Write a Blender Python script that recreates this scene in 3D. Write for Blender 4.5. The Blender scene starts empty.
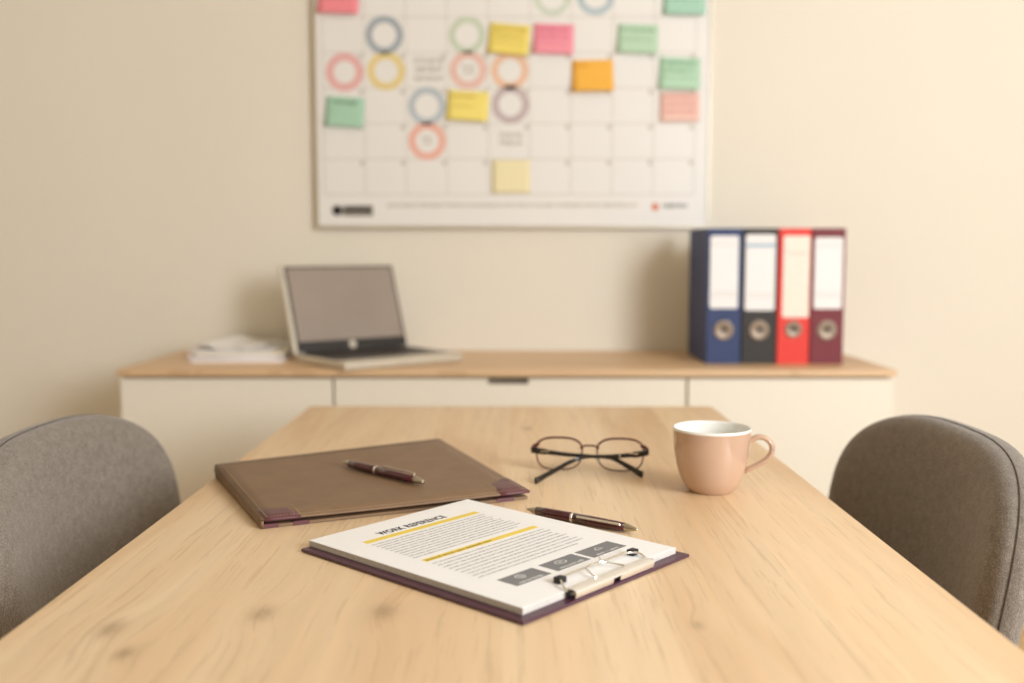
import bpy, bmesh, math, random
from mathutils import Vector, Matrix
random.seed(7)
PI = math.pi
S = bpy.context.scene
COL = S.collection

# ------------------------------------------------------------------ camera
cam_d = bpy.data.cameras.new('camera'); cam = bpy.data.objects.new('camera', cam_d); COL.objects.link(cam)
cam.location = (0, 0, 1.056)
cam.rotation_euler = (PI/2 - math.atan(89.5/1000), 0, math.radians(0.2))
cam_d.sensor_width = 36; cam_d.lens = 36*1000/1024
cam_d.clip_start = 0.05
cam_d.dof.use_dof = True; cam_d.dof.focus_distance = 1.06; cam_d.dof.aperture_fstop = 2.6
S.camera = cam

# ------------------------------------------------------------------ light
S.view_settings.view_transform = 'Standard'; S.view_settings.look = 'None'
S.view_settings.gamma = 1; S.view_settings.exposure = 0.05
w = bpy.data.worlds.new('world'); S.world = w; w.use_nodes = True
bg = w.node_tree.nodes['Background']; bg.inputs[0].default_value = (1.0, 0.90, 0.75, 1); bg.inputs[1].default_value = 0.60

def area(name, loc, target, sx, sy, power, color):
    l = bpy.data.lights.new(name, 'AREA'); l.shape = 'RECTANGLE'; l.size = sx; l.size_y = sy
    l.energy = power; l.color = color
    o = bpy.data.objects.new(name, l); COL.objects.link(o); o.location = loc
    o.rotation_euler = (Vector(target)-Vector(loc)).to_track_quat('-Z', 'Z').to_euler()
    return o
area('window_daylight', (1.98, -0.50, 1.75), (0.60, 2.5, 1.0), 1.2, 1.4, 93, (0.92, 0.97, 1.03))

# ------------------------------------------------------------------ materials
def srgb(r, g, b):
    f = lambda c: (c/255/12.92) if c/255 <= .04045 else ((c/255+.055)/1.055)**2.4
    return (f(r), f(g), f(b), 1)

class NT:
    def __init__(s, name):
        s.m = bpy.data.materials.new(name); s.m.use_nodes = True
        s.t = s.m.node_tree; s.n = s.t.nodes; s.b = s.n['Principled BSDF']
    def add(s, typ, **kw):
        n = s.n.new(typ)
        for k, v in kw.items(): setattr(n, k, v)
        return n
    def link(s, a, b): s.t.links.new(a, b)
    def math(s, op, a, b=None, c=None):
        n = s.n.new('ShaderNodeMath'); n.operation = op
        for i, v in enumerate((a, b, c)):
            if v is None: continue
            if isinstance(v, (int, float)): n.inputs[i].default_value = v
            else: s.link(v, n.inputs[i])
        return n.outputs[0]
    def noise(s, vec, scale, detail=4, rough=.55, dist=0):
        n = s.n.new('ShaderNodeTexNoise'); s.link(vec, n.inputs['Vector'])
        n.inputs['Scale'].default_value = scale; n.inputs['Detail'].default_value = detail
        n.inputs['Roughness'].default_value = rough; n.inputs['Distortion'].default_value = dist
        return n.outputs['Fac']
    def coord(s, scale=(1, 1, 1), loc=(0, 0, 0), kind='Object'):
        t = s.n.new('ShaderNodeTexCoord'); m = s.n.new('ShaderNodeMapping')
        m.inputs['Scale'].default_value = scale; m.inputs['Location'].default_value = loc
        s.link(t.outputs[kind], m.inputs['Vector']); return m.outputs[0]
    def ramp(s, fac, stops):
        r = s.n.new('ShaderNodeValToRGB'); s.link(fac, r.inputs[0]); e = r.color_ramp.elements
        e[0].position, e[0].color = stops[0]; e[1].position, e[1].color = stops[-1]
        for p, c in stops[1:-1]:
            x = e.new(p); x.color = c
        return r.outputs[0]
    def mix(s, fac, a, b, mode='MIX'):
        n = s.n.new('ShaderNodeMix'); n.data_type = 'RGBA'; n.blend_type = mode
        for i, v in ((0, fac), (6, a), (7, b)):
            if isinstance(v, (int, float)): n.inputs[i].default_value = v
            elif isinstance(v, tuple): n.inputs[i].default_value = v
            else: s.link(v, n.inputs[i])
        return n.outputs[2]
    def bump(s, h, strength, dist=.001):
        n = s.n.new('ShaderNodeBump'); s.link(h, n.inputs['Height']); n.inputs['Strength'].default_value = strength
        n.inputs['Distance'].default_value = dist; s.link(n.outputs[0], s.b.inputs['Normal'])

def simple(name, col, rough=.5, metal=0, var=.06, scale=60, spec=.5, coat=0, bump=0, bscale=400):
    k = NT(name); v = k.coord()
    n = k.noise(v, scale)
    lo = tuple(c*(1-var) for c in col[:3])+(1,); hi = tuple(min(1, c*(1+var)) for c in col[:3])+(1,)
    k.link(k.ramp(n, [(.3, lo), (.7, hi)]), k.b.inputs['Base Color'])
    k.b.inputs['Roughness'].default_value = rough; k.b.inputs['Metallic'].default_value = metal
    k.b.inputs['Specular IOR Level'].default_value = spec; k.b.inputs['Coat Weight'].default_value = coat
    if bump: k.bump(k.noise(v, bscale), bump)
    return k.m

def wood(name, light, dark, tint, knots=(), rough=.42, axis='Y'):
    k = NT(name)
    base = k.coord()
    sep = k.add('ShaderNodeSeparateXYZ'); k.link(base, sep.inputs[0])
    X, Y, Z = sep.outputs
    if axis == 'X': X, Y = Y, X
    # boards: lamella index across the width shifts the grain
    wob = k.math('MULTIPLY', k.noise(k.coord((1, 1, 1)), 1.3), .02)
    lam = k.math('FLOOR', k.math('MULTIPLY', k.math('ADD', X, wob), 7.3))
    wn = k.add('ShaderNodeTexWhiteNoise', noise_dimensions='1D'); k.link(lam, wn.inputs['W'])
    kn = None; push = None
    for (kx, ky, r) in knots:
        dx = k.math('MULTIPLY', k.math('SUBTRACT', X, kx), 1/r)
        dy = k.math('MULTIPLY', k.math('SUBTRACT', Y, ky), .55/r)
        d2 = k.math('ADD', k.math('MULTIPLY', dx, dx), k.math('MULTIPLY', dy, dy))
        g = k.math('EXPONENT', k.math('MULTIPLY', d2, -1.0))
        g2 = k.math('MULTIPLY', k.math('EXPONENT', k.math('MULTIPLY', d2, -.12)), r*1.6)
        kn = g if kn is None else k.math('ADD', kn, g)
        push = g2 if push is None else k.math('ADD', push, g2)
    cx = X if push is None else k.math('ADD', X, push)
    comb = k.add('ShaderNodeCombineXYZ')
    k.link(k.math('MULTIPLY', cx, 1.0), comb.inputs[0])
    k.link(k.math('MULTIPLY', Y, .11), comb.inputs[1])
    k.link(k.math('MULTIPLY', wn.outputs['Value'], 7), comb.inputs[2])
    gv = comb.outputs[0]
    coarse = k.noise(gv, 11, 3, .5, .6)
    # growth rings as bands of the coarse field
    rings = k.math('FRACT', k.math('MULTIPLY', coarse, 9))
    rings = k.math('MULTIPLY', k.math('SUBTRACT', 1, rings), rings)
    comb2 = k.add('ShaderNodeCombineXYZ')
    k.link(cx, comb2.inputs[0]); k.link(k.math('MULTIPLY', Y, .03), comb2.inputs[1]); k.link(wn.outputs['Value'], comb2.inputs[2])
    fine = k.noise(comb2.outputs[0], 260, 3, .6)
    mid = k.noise(comb2.outputs[0], 60, 3, .6)
    c = k.ramp(coarse, [(.3, dark), (.5, light), (.72, tint)])
    c = k.mix(k.math('MULTIPLY', rings, .42), c, dark)
    c = k.mix(k.math('MULTIPLY', k.math('SUBTRACT', mid, .35), 1.2), c, tuple(x*.80 for x in light[:3])+(1,))
    pores = k.math('GREATER_THAN', fine, .60)
    c = k.mix(k.math('MULTIPLY', pores, .32), c, tuple(x*.72 for x in dark[:3])+(1,))
    lamtone = k.math('ADD', .955, k.math('MULTIPLY', wn.outputs['Value'], .09))
    hs = k.add('ShaderNodeHueSaturation'); k.link(c, hs.inputs['Color']); k.link(lamtone, hs.inputs['Value'])
    c = hs.outputs[0]
    if kn is not None:
        kn = k.math('MULTIPLY', kn, k.math('ADD', .1, k.math('MULTIPLY', k.noise(k.coord((1, .45, 1)), 120, 4, .7, 1.5), 1.3)))
        c = k.mix(k.math('MINIMUM', k.math('MULTIPLY', kn, 1.0), .8), c, tuple(x*.55 for x in dark[:3])+(1,))
    k.link(c, k.b.inputs['Base Color'])
    k.b.inputs['Roughness'].default_value = rough
    k.bump(k.math('ADD', fine, mid), .12, .0004)
    return k.m

def fabric(name):
    k = NT(name); v = k.coord()
    a = k.noise(k.coord((1, 1, .22)), 1300, 2, .7); b = k.noise(k.coord((1, .22, 1)), 1300, 2, .7)
    m = k.noise(k.coord((1, .5, .5)), 160, 3, .6)
    wv = k.math('ADD', k.math('MULTIPLY', k.math('ADD', a, b), .42), k.math('MULTIPLY', m, .16))
    c = k.ramp(wv, [(.34, srgb(84, 76, 68)), (.5, srgb(128, 118, 107)), (.66, srgb(172, 162, 150))])
    k.link(c, k.b.inputs['Base Color']); k.b.inputs['Roughness'].default_value = .92
    k.b.inputs['Sheen Weight'].default_value = .25; k.b.inputs['Specular IOR Level'].default_value = .2
    k.bump(wv, .5, .0012)
    return k.m

def leather(name, c0, c1, rough=.45):
    k = NT(name); v = k.coord()
    vo = k.add('ShaderNodeTexVoronoi'); vo.feature = 'DISTANCE_TO_EDGE'; vo.inputs['Scale'].default_value = 900; k.link(v, vo.inputs['Vector'])
    n = k.noise(v, 35, 4)
    k.link(k.ramp(n, [(.3, c0), (.7, c1)]), k.b.inputs['Base Color'])
    k.b.inputs['Roughness'].default_value = rough
    k.bump(vo.outputs['Distance'], .25, .0004)
    return k.m

def wallpaint(name, col):
    k = NT(name); v = k.coord()
    n = k.noise(v, 3, 5); f = k.noise(v, 220, 3)
    k.link(k.ramp(n, [(.3, tuple(x*.985 for x in col[:3])+(1,)), (.7, col)]), k.b.inputs['Base Color'])
    k.b.inputs['Roughness'].default_value = .85; k.bump(f, .12, .0006)
    return k.m

def glassmat(name, tint=(1, 1, 1, 1), gloss=.06):
    k = NT(name); k.n.remove(k.b)
    tr = k.add('ShaderNodeBsdfTransparent'); tr.inputs[0].default_value = tint
    gl = k.add('ShaderNodeBsdfGlossy'); gl.inputs['Roughness'].default_value = .03
    fr = k.add('ShaderNodeFresnel'); fr.inputs[0].default_value = 1.45
    v = k.coord(); n = k.noise(v, 8)
    f = k.math('MULTIPLY', fr.outputs[0], k.math('ADD', .9, k.math('MULTIPLY', n, .1)))
    mx = k.add('ShaderNodeMixShader'); k.link(f, mx.inputs[0]); k.link(tr.outputs[0], mx.inputs[1]); k.link(gl.outputs[0], mx.inputs[2])
    k.link(mx.outputs[0], k.n['Material Output'].inputs[0]); return k.m

M = {}
knots = [(-.112, .83, .011), (-.215, .825, .010), (-.33, .79, .010), (-.06, 1.30, .006), (-.30, .74, .007), (.15, .80, .005), (.02, 1.72, .009)]
M['table'] = wood('oak_table', srgb(238, 208, 168), srgb(222, 184, 140), srgb(241, 216, 180), knots)
M['sidetop'] = wood('oak_sideboard_top', srgb(228, 192, 150), srgb(208, 166, 120), srgb(234, 202, 162), axis='X')
M['wall'] = wallpaint('cream_wall_paint', srgb(239, 231, 215))
M['ceil'] = wallpaint('ceiling_paint', srgb(240, 232, 215))
M['trim'] = simple('cream_trim', srgb(222, 202, 165), .5)
M['white'] = simple('white_lacquer', srgb(240, 233, 216), .45, var=.01)
M['floor'] = wood('oak_floor', srgb(205, 170, 125), srgb(175, 138, 95), srgb(215, 182, 140))
M['fabric'] = fabric('grey_melange_fabric')
M['seam'] = simple('dark_seam_thread', srgb(78, 70, 63), .9)
M['dark'] = simple('dark_gap', srgb(52, 44, 38), .8)
M['recess'] = simple('brown_grey_recess', srgb(116, 106, 92), .7)
M['blackmetal'] = simple('black_powder_coat', srgb(32, 30, 29), .5)
M['leather'] = leather('brown_leather', srgb(122, 95, 68), srgb(134, 105, 77), .5)
M['leather_dark'] = leather('dark_brown_leather', srgb(62, 38, 30), srgb(74, 46, 36), .5)
M['plum'] = leather('plum_leather', srgb(92, 52, 56), srgb(104, 60, 64), .4)
M['stitch'] = simple('tan_thread', srgb(172, 146, 116), .8)
M['plumboard'] = simple('plum_board', srgb(84, 52, 66), .33, var=.05)
M['paper'] = simple('white_paper', srgb(246, 245, 244), .8, var=.008)
M['paperedge'] = simple('paper_edges', srgb(214, 208, 200), .85, var=.08, scale=500)
M['ink'] = simple('grey_ink', srgb(92, 92, 102), .8)
M['inkdark'] = simple('dark_ink', srgb(62, 62, 72), .8)
M['ochre_ink'] = simple('ochre_ink', srgb(140, 116, 40), .8)
M['yellowbar'] = simple('yellow_print', srgb(240, 212, 92), .75, var=.03)
M['greybox'] = simple('grey_print', srgb(128, 128, 130), .75, var=.03)
M['whiteprint'] = simple('white_print', srgb(222, 222, 222), .8)
M['chrome'] = simple('chrome', srgb(236, 232, 225), .16, 1, var=.02)
M['clipmetal'] = simple('polished_nickel', srgb(248, 245, 240), .38, .85, var=.02)
M['steel'] = simple('satin_steel', srgb(188, 180, 162), .28, 1, var=.04)
M['ringmetal'] = simple('dull_ring_metal', srgb(148, 132, 116), .5, .8, var=.04)
M['rubber'] = simple('black_rubber', srgb(26, 22, 24), .5)
M['burgundy'] = simple('burgundy_lacquer', srgb(72, 14, 26), .2, var=.05, coat=.6)
M['black_pl'] = simple('black_acetate', srgb(24, 20, 20), .22, var=.05, coat=.3)
M['redframe'] = simple('dark_red_metal', srgb(92, 34, 34), .3, .5)
M['lens'] = glassmat('lens_glass')
M['pane'] = glassmat('pane_glass')
M['pad'] = simple('clear_silicone', srgb(215, 215, 220), .25)
M['mug'] = simple('peach_glaze', srgb(200, 166, 141), .08, var=.02, scale=12, coat=.5)
M['mugin'] = simple('white_glaze', srgb(240, 238, 230), .12, var=.01, coat=.5)
M['silver'] = simple('silver_shell', srgb(214, 206, 190), .4, .35)
M['screen'] = simple('screen_reflection_tint', srgb(160, 146, 135), .3, var=.04, scale=6)  # the room's reflection is put into the screen's base colour
M['bezel'] = simple('black_bezel', srgb(48, 46, 47), .35)
M['board'] = simple('planner_sheet', srgb(240, 237, 232), .45, var=.008, scale=4)
M['gridline'] = simple('grid_print', srgb(205, 195, 182), .6)
M['gridmark'] = simple('pencil_grey', srgb(198, 190, 180), .7)
M['alu'] = simple('aluminium', srgb(205, 196, 178), .4, .4)
M['logodark'] = simple('logo_black', srgb(42, 38, 36), .6)
M['logogrey'] = simple('logo_grey', srgb(128, 122, 112), .6)
M['logored'] = simple('logo_orange', srgb(222, 120, 84), .6)
def colm(name, r, g, b, rough=.6): 
    if name not in M: M[name] = simple(name, srgb(r, g, b), rough, var=.03)
    return M[name]

# ------------------------------------------------------------------ mesh helpers
def obj(name, bm, mat, parent=None, smooth=False, recalc=True):
    if recalc: bmesh.ops.recalc_face_normals(bm, faces=bm.faces)
    me = bpy.data.meshes.new(name); bm.to_mesh(me); bm.free()
    if isinstance(mat, (list, tuple)):
        for x in mat: me.materials.append(x)
    else: me.materials.append(mat)
    if smooth:
        for p in me.polygons: p.use_smooth = True
    o = bpy.data.objects.new(name, me); COL.objects.link(o)
    if parent: o.parent = parent
    return o
def tag(o, label, cat, group=None, kind=None):
    o['label'] = label; o['category'] = cat
    if group: o['group'] = group
    if kind: o['kind'] = kind
    return o
def thing(name, label, cat, loc=(0, 0, 0), rz=0, group=None):
    o = bpy.data.objects.new(name, None); COL.objects.link(o); o.empty_display_size = .05
    o.location = loc; o.rotation_euler = (0, 0, rz)
    return tag(o, label, cat, group)
def struct(o): o['kind'] = 'structure'; return o
def box(bm, x0, x1, y0, y1, z0, z1, bev=0, seg=2, M4=None):
    r = bmesh.ops.create_cube(bm, size=1)
    vs = r['verts']
    for v in vs: v.co = Vector(((x0+x1)/2+v.co.x*(x1-x0), (y0+y1)/2+v.co.y*(y1-y0), (z0+z1)/2+v.co.z*(z1-z0)))
    if bev:
        es = list({e for v in vs for e in v.link_edges})
        rr = bmesh.ops.bevel(bm, geom=es, offset=bev, segments=seg, affect='EDGES', profile=.5)
        vs = list({v for f in rr['faces'] for v in f.verts} | {v for v in vs if v.is_valid})
    if M4 is not None:
        for v in vs: v.co = M4 @ v.co
    return vs
def bx(name, mat, parent, *a, bev=0, seg=2, smooth=False):
    bm = bmesh.new(); box(bm, *a, bev=bev, seg=seg); return obj(name, bm, mat, parent, smooth)
def quad(bm, pts):
    return bm.faces.new([bm.verts.new(p) for p in pts])
def rings_mesh(bm, rings, closed=True, cap=True):
    rows = [[bm.verts.new(p) for p in r] for r in rings]
    n = len(rows[0])
    for a, b in zip(rows, rows[1:]):
        for i in range(n if closed else n-1):
            j = (i+1) % n; bm.faces.new((a[i], a[j], b[j], b[i]))
    if cap and closed:
        bm.faces.new(rows[0]); bm.faces.new(list(reversed(rows[-1])))
    return rows
def lathe(bm, prof, n=32, M4=None, cap=False):
    rs = []
    for r, z in prof:
        ring = [Vector((max(r, 1e-5)*math.cos(2*PI*i/n), max(r, 1e-5)*math.sin(2*PI*i/n), z)) for i in range(n)]
        if M4 is not None: ring = [M4 @ p for p in ring]
        rs.append(ring)
    rings_mesh(bm, rs, True, cap)
def catmull(pts, per=8, closed=False):
    P = [Vector(p) for p in pts]; out = []; n = len(P)
    g = (lambda i: P[i % n]) if closed else (lambda i: P[max(0, min(n-1, i))])
    for i in range(n if closed else n-1):
        a, b, c, d = g(i-1), g(i), g(i+1), g(i+2)
        for k in range(per):
            t = k/per
            out.append(.5*((2*b)+(c-a)*t+(2*a-5*b+4*c-d)*t*t+(3*b-a-3*c+d)*t**3))
    if not closed: out.append(P[-1])
    return out
def tube(bm, pts, rad, n=8, closed=False, flat=None, up=Vector((0, 0, 1))):
    """rad: number or list; flat=(a,b) multiplies radius sideways / along up"""
    P = [Vector(p) for p in pts]; N = len(P); rs = []
    for i, p in enumerate(P):
        if closed: t = P[(i+1) % N]-P[i-1]
        else: t = P[min(N-1, i+1)]-P[max(0, i-1)]
        t.normalize(); s = t.cross(up)
        if s.length < 1e-4: s = t.cross(Vector((1, 0, 0)))
        s.normalize(); u = s.cross(t)
        r = rad[i] if isinstance(rad, (list, tuple)) else rad
        fa, fb = flat if flat else (1, 1)
        rs.append([p + s*math.cos(2*PI*k/n)*r*fa + u*math.sin(2*PI*k/n)*r*fb for k in range(n)])
    if closed: rs.append(rs[0]); rings_mesh(bm, rs, True, False); bmesh.ops.remove_doubles(bm, verts=bm.verts, dist=1e-7)
    else: rings_mesh(bm, rs, True, True)

# ------------------------------------------------------------------ room
WY = 2.75
def shell(name, mat, *a): return struct(bx(name, M[mat], None, *a))
shell('floor', 'floor', -2.5, 2.3, -1.6, WY+.12, -.1, 0)
shell('wall_back', 'wall', -2.5, 2.3, WY, WY+.12, 0, 2.6)
shell('wall_left', 'wall', -2.5, -2.4, -1.6, WY, 0, 2.6)
shell('ceiling', 'ceil', -2.5, 2.3, -1.6, WY+.12, 2.6, 2.7)
shell('wall_front_light_block', 'wall', -2.5, -.2, -1.7, -1.6, 0, 2.6)  # unseen partial wall, added to keep ambient light off the left side
bm = bmesh.new()
Y0, Y1, Z0, Z1 = -1.2, 1.2, .95, 2.4
box(bm, 2.2, 2.3, -1.6, Y0, 0, 2.6); box(bm, 2.2, 2.3, Y1, WY, 0, 2.6)
box(bm, 2.2, 2.3, Y0, Y1, 0, Z0); box(bm, 2.2, 2.3, Y0, Y1, Z1, 2.6)
struct(obj('wall_right', bm, M['wall']))
bm = bmesh.new()
for y in (Y0, (Y0+Y1)/2-.03, Y1-.06): box(bm, 2.22, 2.27, y, y+.06, Z0, Z1)
for z in (Z0, Z1-.06): box(bm, 2.22, 2.27, Y0+.06, Y1-.06, z, z+.06)
wf = struct(obj('window_1', bm, M['white']))
for i in range(2):
    ya = Y0+.06 + i*((Y1-Y0)/2-.03)
    bx('pane', M['pane'], wf, 2.242, 2.246, ya, ya+(Y1-Y0)/2-.09, Z0+.06, Z1-.06)
shell('baseboard_back', 'trim', -2.4, 2.2, WY-.015, WY, 0, .13)
shell('baseboard_left', 'trim', -2.4, -2.385, -1.6, WY-.015, 0, .13)
shell('baseboard_right', 'trim', 2.185, 2.2, -1.6, WY-.015, 0, .13)

# ------------------------------------------------------------------ table
TZ = .75; TX0, TX1, TY0, TY1 = -.410, .392, .36, 1.975
t = thing('dining_table', 'light oak table with a pale grained top in the foreground', 'table', (0, 0, 0))
bx('tabletop', M['table'], t, TX0, TX1, TY0, TY1, TZ-.026, TZ, bev=.0025, seg=3)
for x in (TX0+.05, TX1-.10):
    for y in (TY0+.05, TY1-.10):
        bx('leg', M['table'], t, x, x+.05, y, y+.05, 0, TZ-.026, bev=.003)
bm = bmesh.new()
for x in (TX0+.065, TX1-.085): box(bm, x, x+.02, TY0+.1, TY1-.1, TZ-.09, TZ-.026)
for y in (TY0+.065, TY1-.085): box(bm, TX0+.1, TX1-.1, y, y+.02, TZ-.09, TZ-.026)
obj('apron', bm, M['table'], t)

# ------------------------------------------------------------------ sideboard
SZ = .785; SF = 2.29
t = thing('sideboard', 'low white sideboard with oak top against the cream wall', 'sideboard', (0, 0, 0))
SX0, SX1 = -.922, .880
bx('top_board', M['sidetop'], t, SX0, SX1, SF, WY-.002, SZ-.015, SZ, bev=.002)
bm = bmesh.new(); box(bm, SX0+.004, SX1-.004, SF+.035, WY-.02, .06, SZ-.0155)
obj('carcass', bm, M['white'], t)
bx('plinth', M['dark'], t, SX0+.05, SX1-.05, SF+.08, WY-.05, 0, .06)
zt = SZ-.022
splits = [SX0+.004, -.423, .398, SX1-.004]
bx('door', M['white'], t, splits[0], splits[1]-.003, SF+.012, SF+.0335, .065, zt, bev=.0015)
bx('door', M['white'], t, splits[2]+.003, splits[3], SF+.012, SF+.0335, .065, zt, bev=.0015)
hx0, hx1 = -.064, .030
bm = bmesh.new()
box(bm, splits[1]+.003, hx0, SF+.012, SF+.0335, .42, zt); box(bm, hx1, splits[2]-.003, SF+.012, SF+.0335, .42, zt)
box(bm, hx0, hx1, SF+.012, SF+.0335, .42, zt-.013)
d = obj('drawer', bm, M['white'], t)
bx('handle_recess', M['recess'], d, hx0, hx1, SF+.024, SF+.0335, zt-.013, zt)
bx('drawer', M['white'], t, splits[1]+.003, splits[2]-.003, SF+.012, SF+.0335, .065, .414, bev=.0015)
bx('shadow_gap', M['trim'], t, SX0+.01, SX1-.01, SF+.03, SF+.0345, zt, SZ-.0155)

# ------------------------------------------------------------------ binders
def binder(x0, x1, mat, label, lab, ring_z, bot_x=None, lines=None):
    t = thing('ring_binder', label, 'binder', ((x0+x1)/2, 2.42, SZ), 0, 'ring binders in a row on the sideboard')
    W = x1-x0; H = .328; D = .25; hw = W/2
    bx('spine', mat, t, -hw, hw, 0, .0035, 0, H, bev=.001)
    bx('front_cover', mat, t, -hw, -hw+.003, .0036, D, 0, H, bev=.0008)
    bx('back_cover', mat, t, hw-.003, hw, .0036, D, 0, H, bev=.0008)
    bx('paper_filling', M['paper'], t, -hw+.006, hw-.012, .012, D-.02, .008, H-.025)
    lx0, lx1, lz0, lz1 = lab
    bm = bmesh.new(); n = 6; r = .006; pts = []
    for cx, cz, a0 in ((lx1-r, lz1-r, 0), (lx0+r, lz1-r, 90), (lx0+r, lz0+r, 180), (lx1-r, lz0+r, 270)):
        for k in range(n+1):
            a = math.radians(a0+90*k/n); pts.append((cx+r*math.cos(a), cz+r*math.sin(a)))
    rings_mesh(bm, [[(x, -.0009, z) for x, z in pts], [(x, .0003, z) for x, z in pts]])
    l = obj('spine_label', bm, M['paper'] if lines != 'red' else colm('label_cream', 244, 236, 222), t)
    hL = lz1-lz0
    zz = [.92, .86, .22, .17] if lines != 'red' else [.8, .77]
    for f in zz: bx('label_rule', M['gridmark'], l, lx0+.004, lx1-.004, -.0012, -.0008, lz0+hL*f, lz0+hL*f+.0012)
    if lines == 'blue':
        bx('label_band', colm('blue_band', 120, 165, 195), l, lx0+.001, lx1-.001, -.0013, -.0008, lz0+hL*.84, lz0+hL*.87)
    # finger ring
    R = Matrix.Translation((0, 0, ring_z)) @ Matrix.Rotation(PI/2, 4, 'X')
    r1 = .0245 if lines != 'red' else .021
    bm = bmesh.new(); lathe(bm, [(.0062, .0005), (.0072, .0008), (r1*.75, .0016), (r1-.001, .0026), (r1, .0006), (r1, -.0005)], 32, R)
    obj('finger_ring', bm, M['ringmetal'], t, True)
    bm = bmesh.new(); lathe(bm, [(0, .0006), (.0063, .0006), (.0063, -.0002), (0, -.0002)], 24, R)
    obj('finger_hole', bm, M['logodark'], t)
    return t
k = 2.42/1000
bz = SZ
binder(.463, .546, colm('navy_card', 50, 66, 110), 'navy blue ring binder, leftmost of the four binders', (-.035, .033, .135, .31), .082)
binder(.549, .632, colm('black_card', 50, 47, 44), 'black ring binder with a blue band on its spine label', (-.036, .036, .13, .313), .082, lines='blue')
binder(.635, .712, colm('red_card', 232, 62, 52), 'bright red ring binder between black and maroon binders', (-.028, .036, .113, .31), .084, lines='red')
binder(.715, .795, colm('maroon_card', 122, 44, 54), 'maroon ring binder, rightmost of the four binders', (-.034, .034, .134, .306), .082)

# ------------------------------------------------------------------ laptop
t = thing('laptop', 'open silver laptop with dark screen on the sideboard', 'laptop', (-.543, 2.455, SZ), math.radians(39))
# local: x along hinge, -y toward the user, origin at left end of the hinge
LW, LD = .332, .246
bx('base', M['silver'], t, 0, LW, -LD, 0, .001, .020, bev=.004, seg=3)
bx('keyboard_deck', M['bezel'], t, .008, LW-.008, -LD+.055, -.012, .0195, .0212)
bm = bmesh.new()
for r in range(5):
    for c in range(13): box(bm, .018+c*.0223, .018+c*.0223+.019, -.034-r*.0235, -.014-r*.0235-.001, .0205, .0232)
ko = obj('keyboard_keys', bm, M['blackmetal'], t)
bx('touchpad', M['alu'], t, LW/2-.04, LW/2+.04, -LD+.006, -LD+.05, .0195, .0206)
bm = bmesh.new(); tube(bm, [(.03, .004, .018), (LW-.03, .004, .018)], .006, 12); obj('hinge', bm, M['bezel'], t, True)
lid = bpy.data.objects.new('lid', None)
tilt = Matrix.Translation((0, .004, .019)) @ Matrix.Rotation(math.radians(-19), 4, 'X')
LH = .232
bm = bmesh.new(); box(bm, 0, LW, .0, .012, 0, LH, bev=.003, seg=3, M4=tilt); lid = obj('lid', bm, M['silver'], t)
bm = bmesh.new(); box(bm, .010, LW-.004, -.0012, .0005, .003, LH-.005, M4=tilt); obj('bezel', bm, M['bezel'], lid)
bm = bmesh.new(); box(bm, .016, LW-.010, -.0018, -.0008, .030, LH-.010, M4=tilt); obj('screen', bm, M['screen'], lid)
bm = bmesh.new(); lathe(bm, [(0, .0024), (.010, .0022), (.011, .0012), (.011, 0)], 24, tilt @ Matrix.Translation((LW/2, 0, .017)) @ Matrix.Rotation(PI/2, 4, 'X'))
lg = obj('lid_logo', bm, M['silver'], lid)

# ------------------------------------------------------------------ pile of papers on the sideboard
z = SZ+.0003
pile = [('bottommost white booklet in the paper pile beside the laptop', .222, .28, .008, 0, 0, 3, (244, 236, 230)),
        ('second lowest booklet, lilac white, in the sideboard paper pile', .218, .28, .007, -.004, .01, -2, (236, 232, 240)),
        ('middle cream booklet in the sideboard paper pile', .21, .27, .006, .002, .0, 4, (240, 232, 214)),
        ('grey white booklet second from the top of the paper pile', .19, .26, .006, -.012, .012, -5, (232, 228, 226)),
        ('loose white sheets curling up on top of the paper pile', .14, .24, .004, -.03, .02, -9, (246, 242, 236))]
for i, (lb, wx, dy, h, ox, oy, rz, c) in enumerate(pile):
    bm = bmesh.new(); nx, ny = 14, 4
    curl = .014 if i == 4 else 0
    top = []; bot = []
    for a in range(nx+1):
        s = a/nx
        up = curl*(math.exp(-((s-.18)/.2)**2)) + (0 if i < 4 else .003*math.exp(-((s-.9)/.12)**2))
        top.append([Vector(((s-.5)*wx, (b/ny-.5)*dy, h+up)) for b in range(ny+1)])
        bot.append([Vector(((s-.5)*wx, (b/ny-.5)*dy, up)) for b in range(ny+1)])
    T = [[bm.verts.new(p) for p in r] for r in top]; B = [[bm.verts.new(p) for p in r] for r in bot]
    for a in range(nx):
        for b in range(ny):
            bm.faces.new((T[a][b], T[a+1][b], T[a+1][b+1], T[a][b+1])); bm.faces.new((B[a][b], B[a][b+1], B[a+1][b+1], B[a+1][b]))
    for a in range(nx):
        bm.faces.new((T[a][0], B[a][0], B[a+1][0], T[a+1][0])); bm.faces.new((T[a][ny], T[a+1][ny], B[a+1][ny], B[a][ny]))
    for b in range(ny):
        bm.faces.new((T[0][b], T[0][b+1], B[0][b+1], B[0][b])); bm.faces.new((T[nx][b], B[nx][b], B[nx][b+1], T[nx][b+1]))
    o = obj('paper_booklet' if i < 4 else 'paper_sheets', bm, colm('pile_paper_%d' % i, *c, .8), None)
    o.location = (-.690+ox, 2.575+oy, z); o.rotation_euler = (0, 0, math.radians(rz))
    tag(o, lb, 'booklet' if i < 4 else 'papers', 'papers piled on the sideboard')
    z += h+.0003

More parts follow.
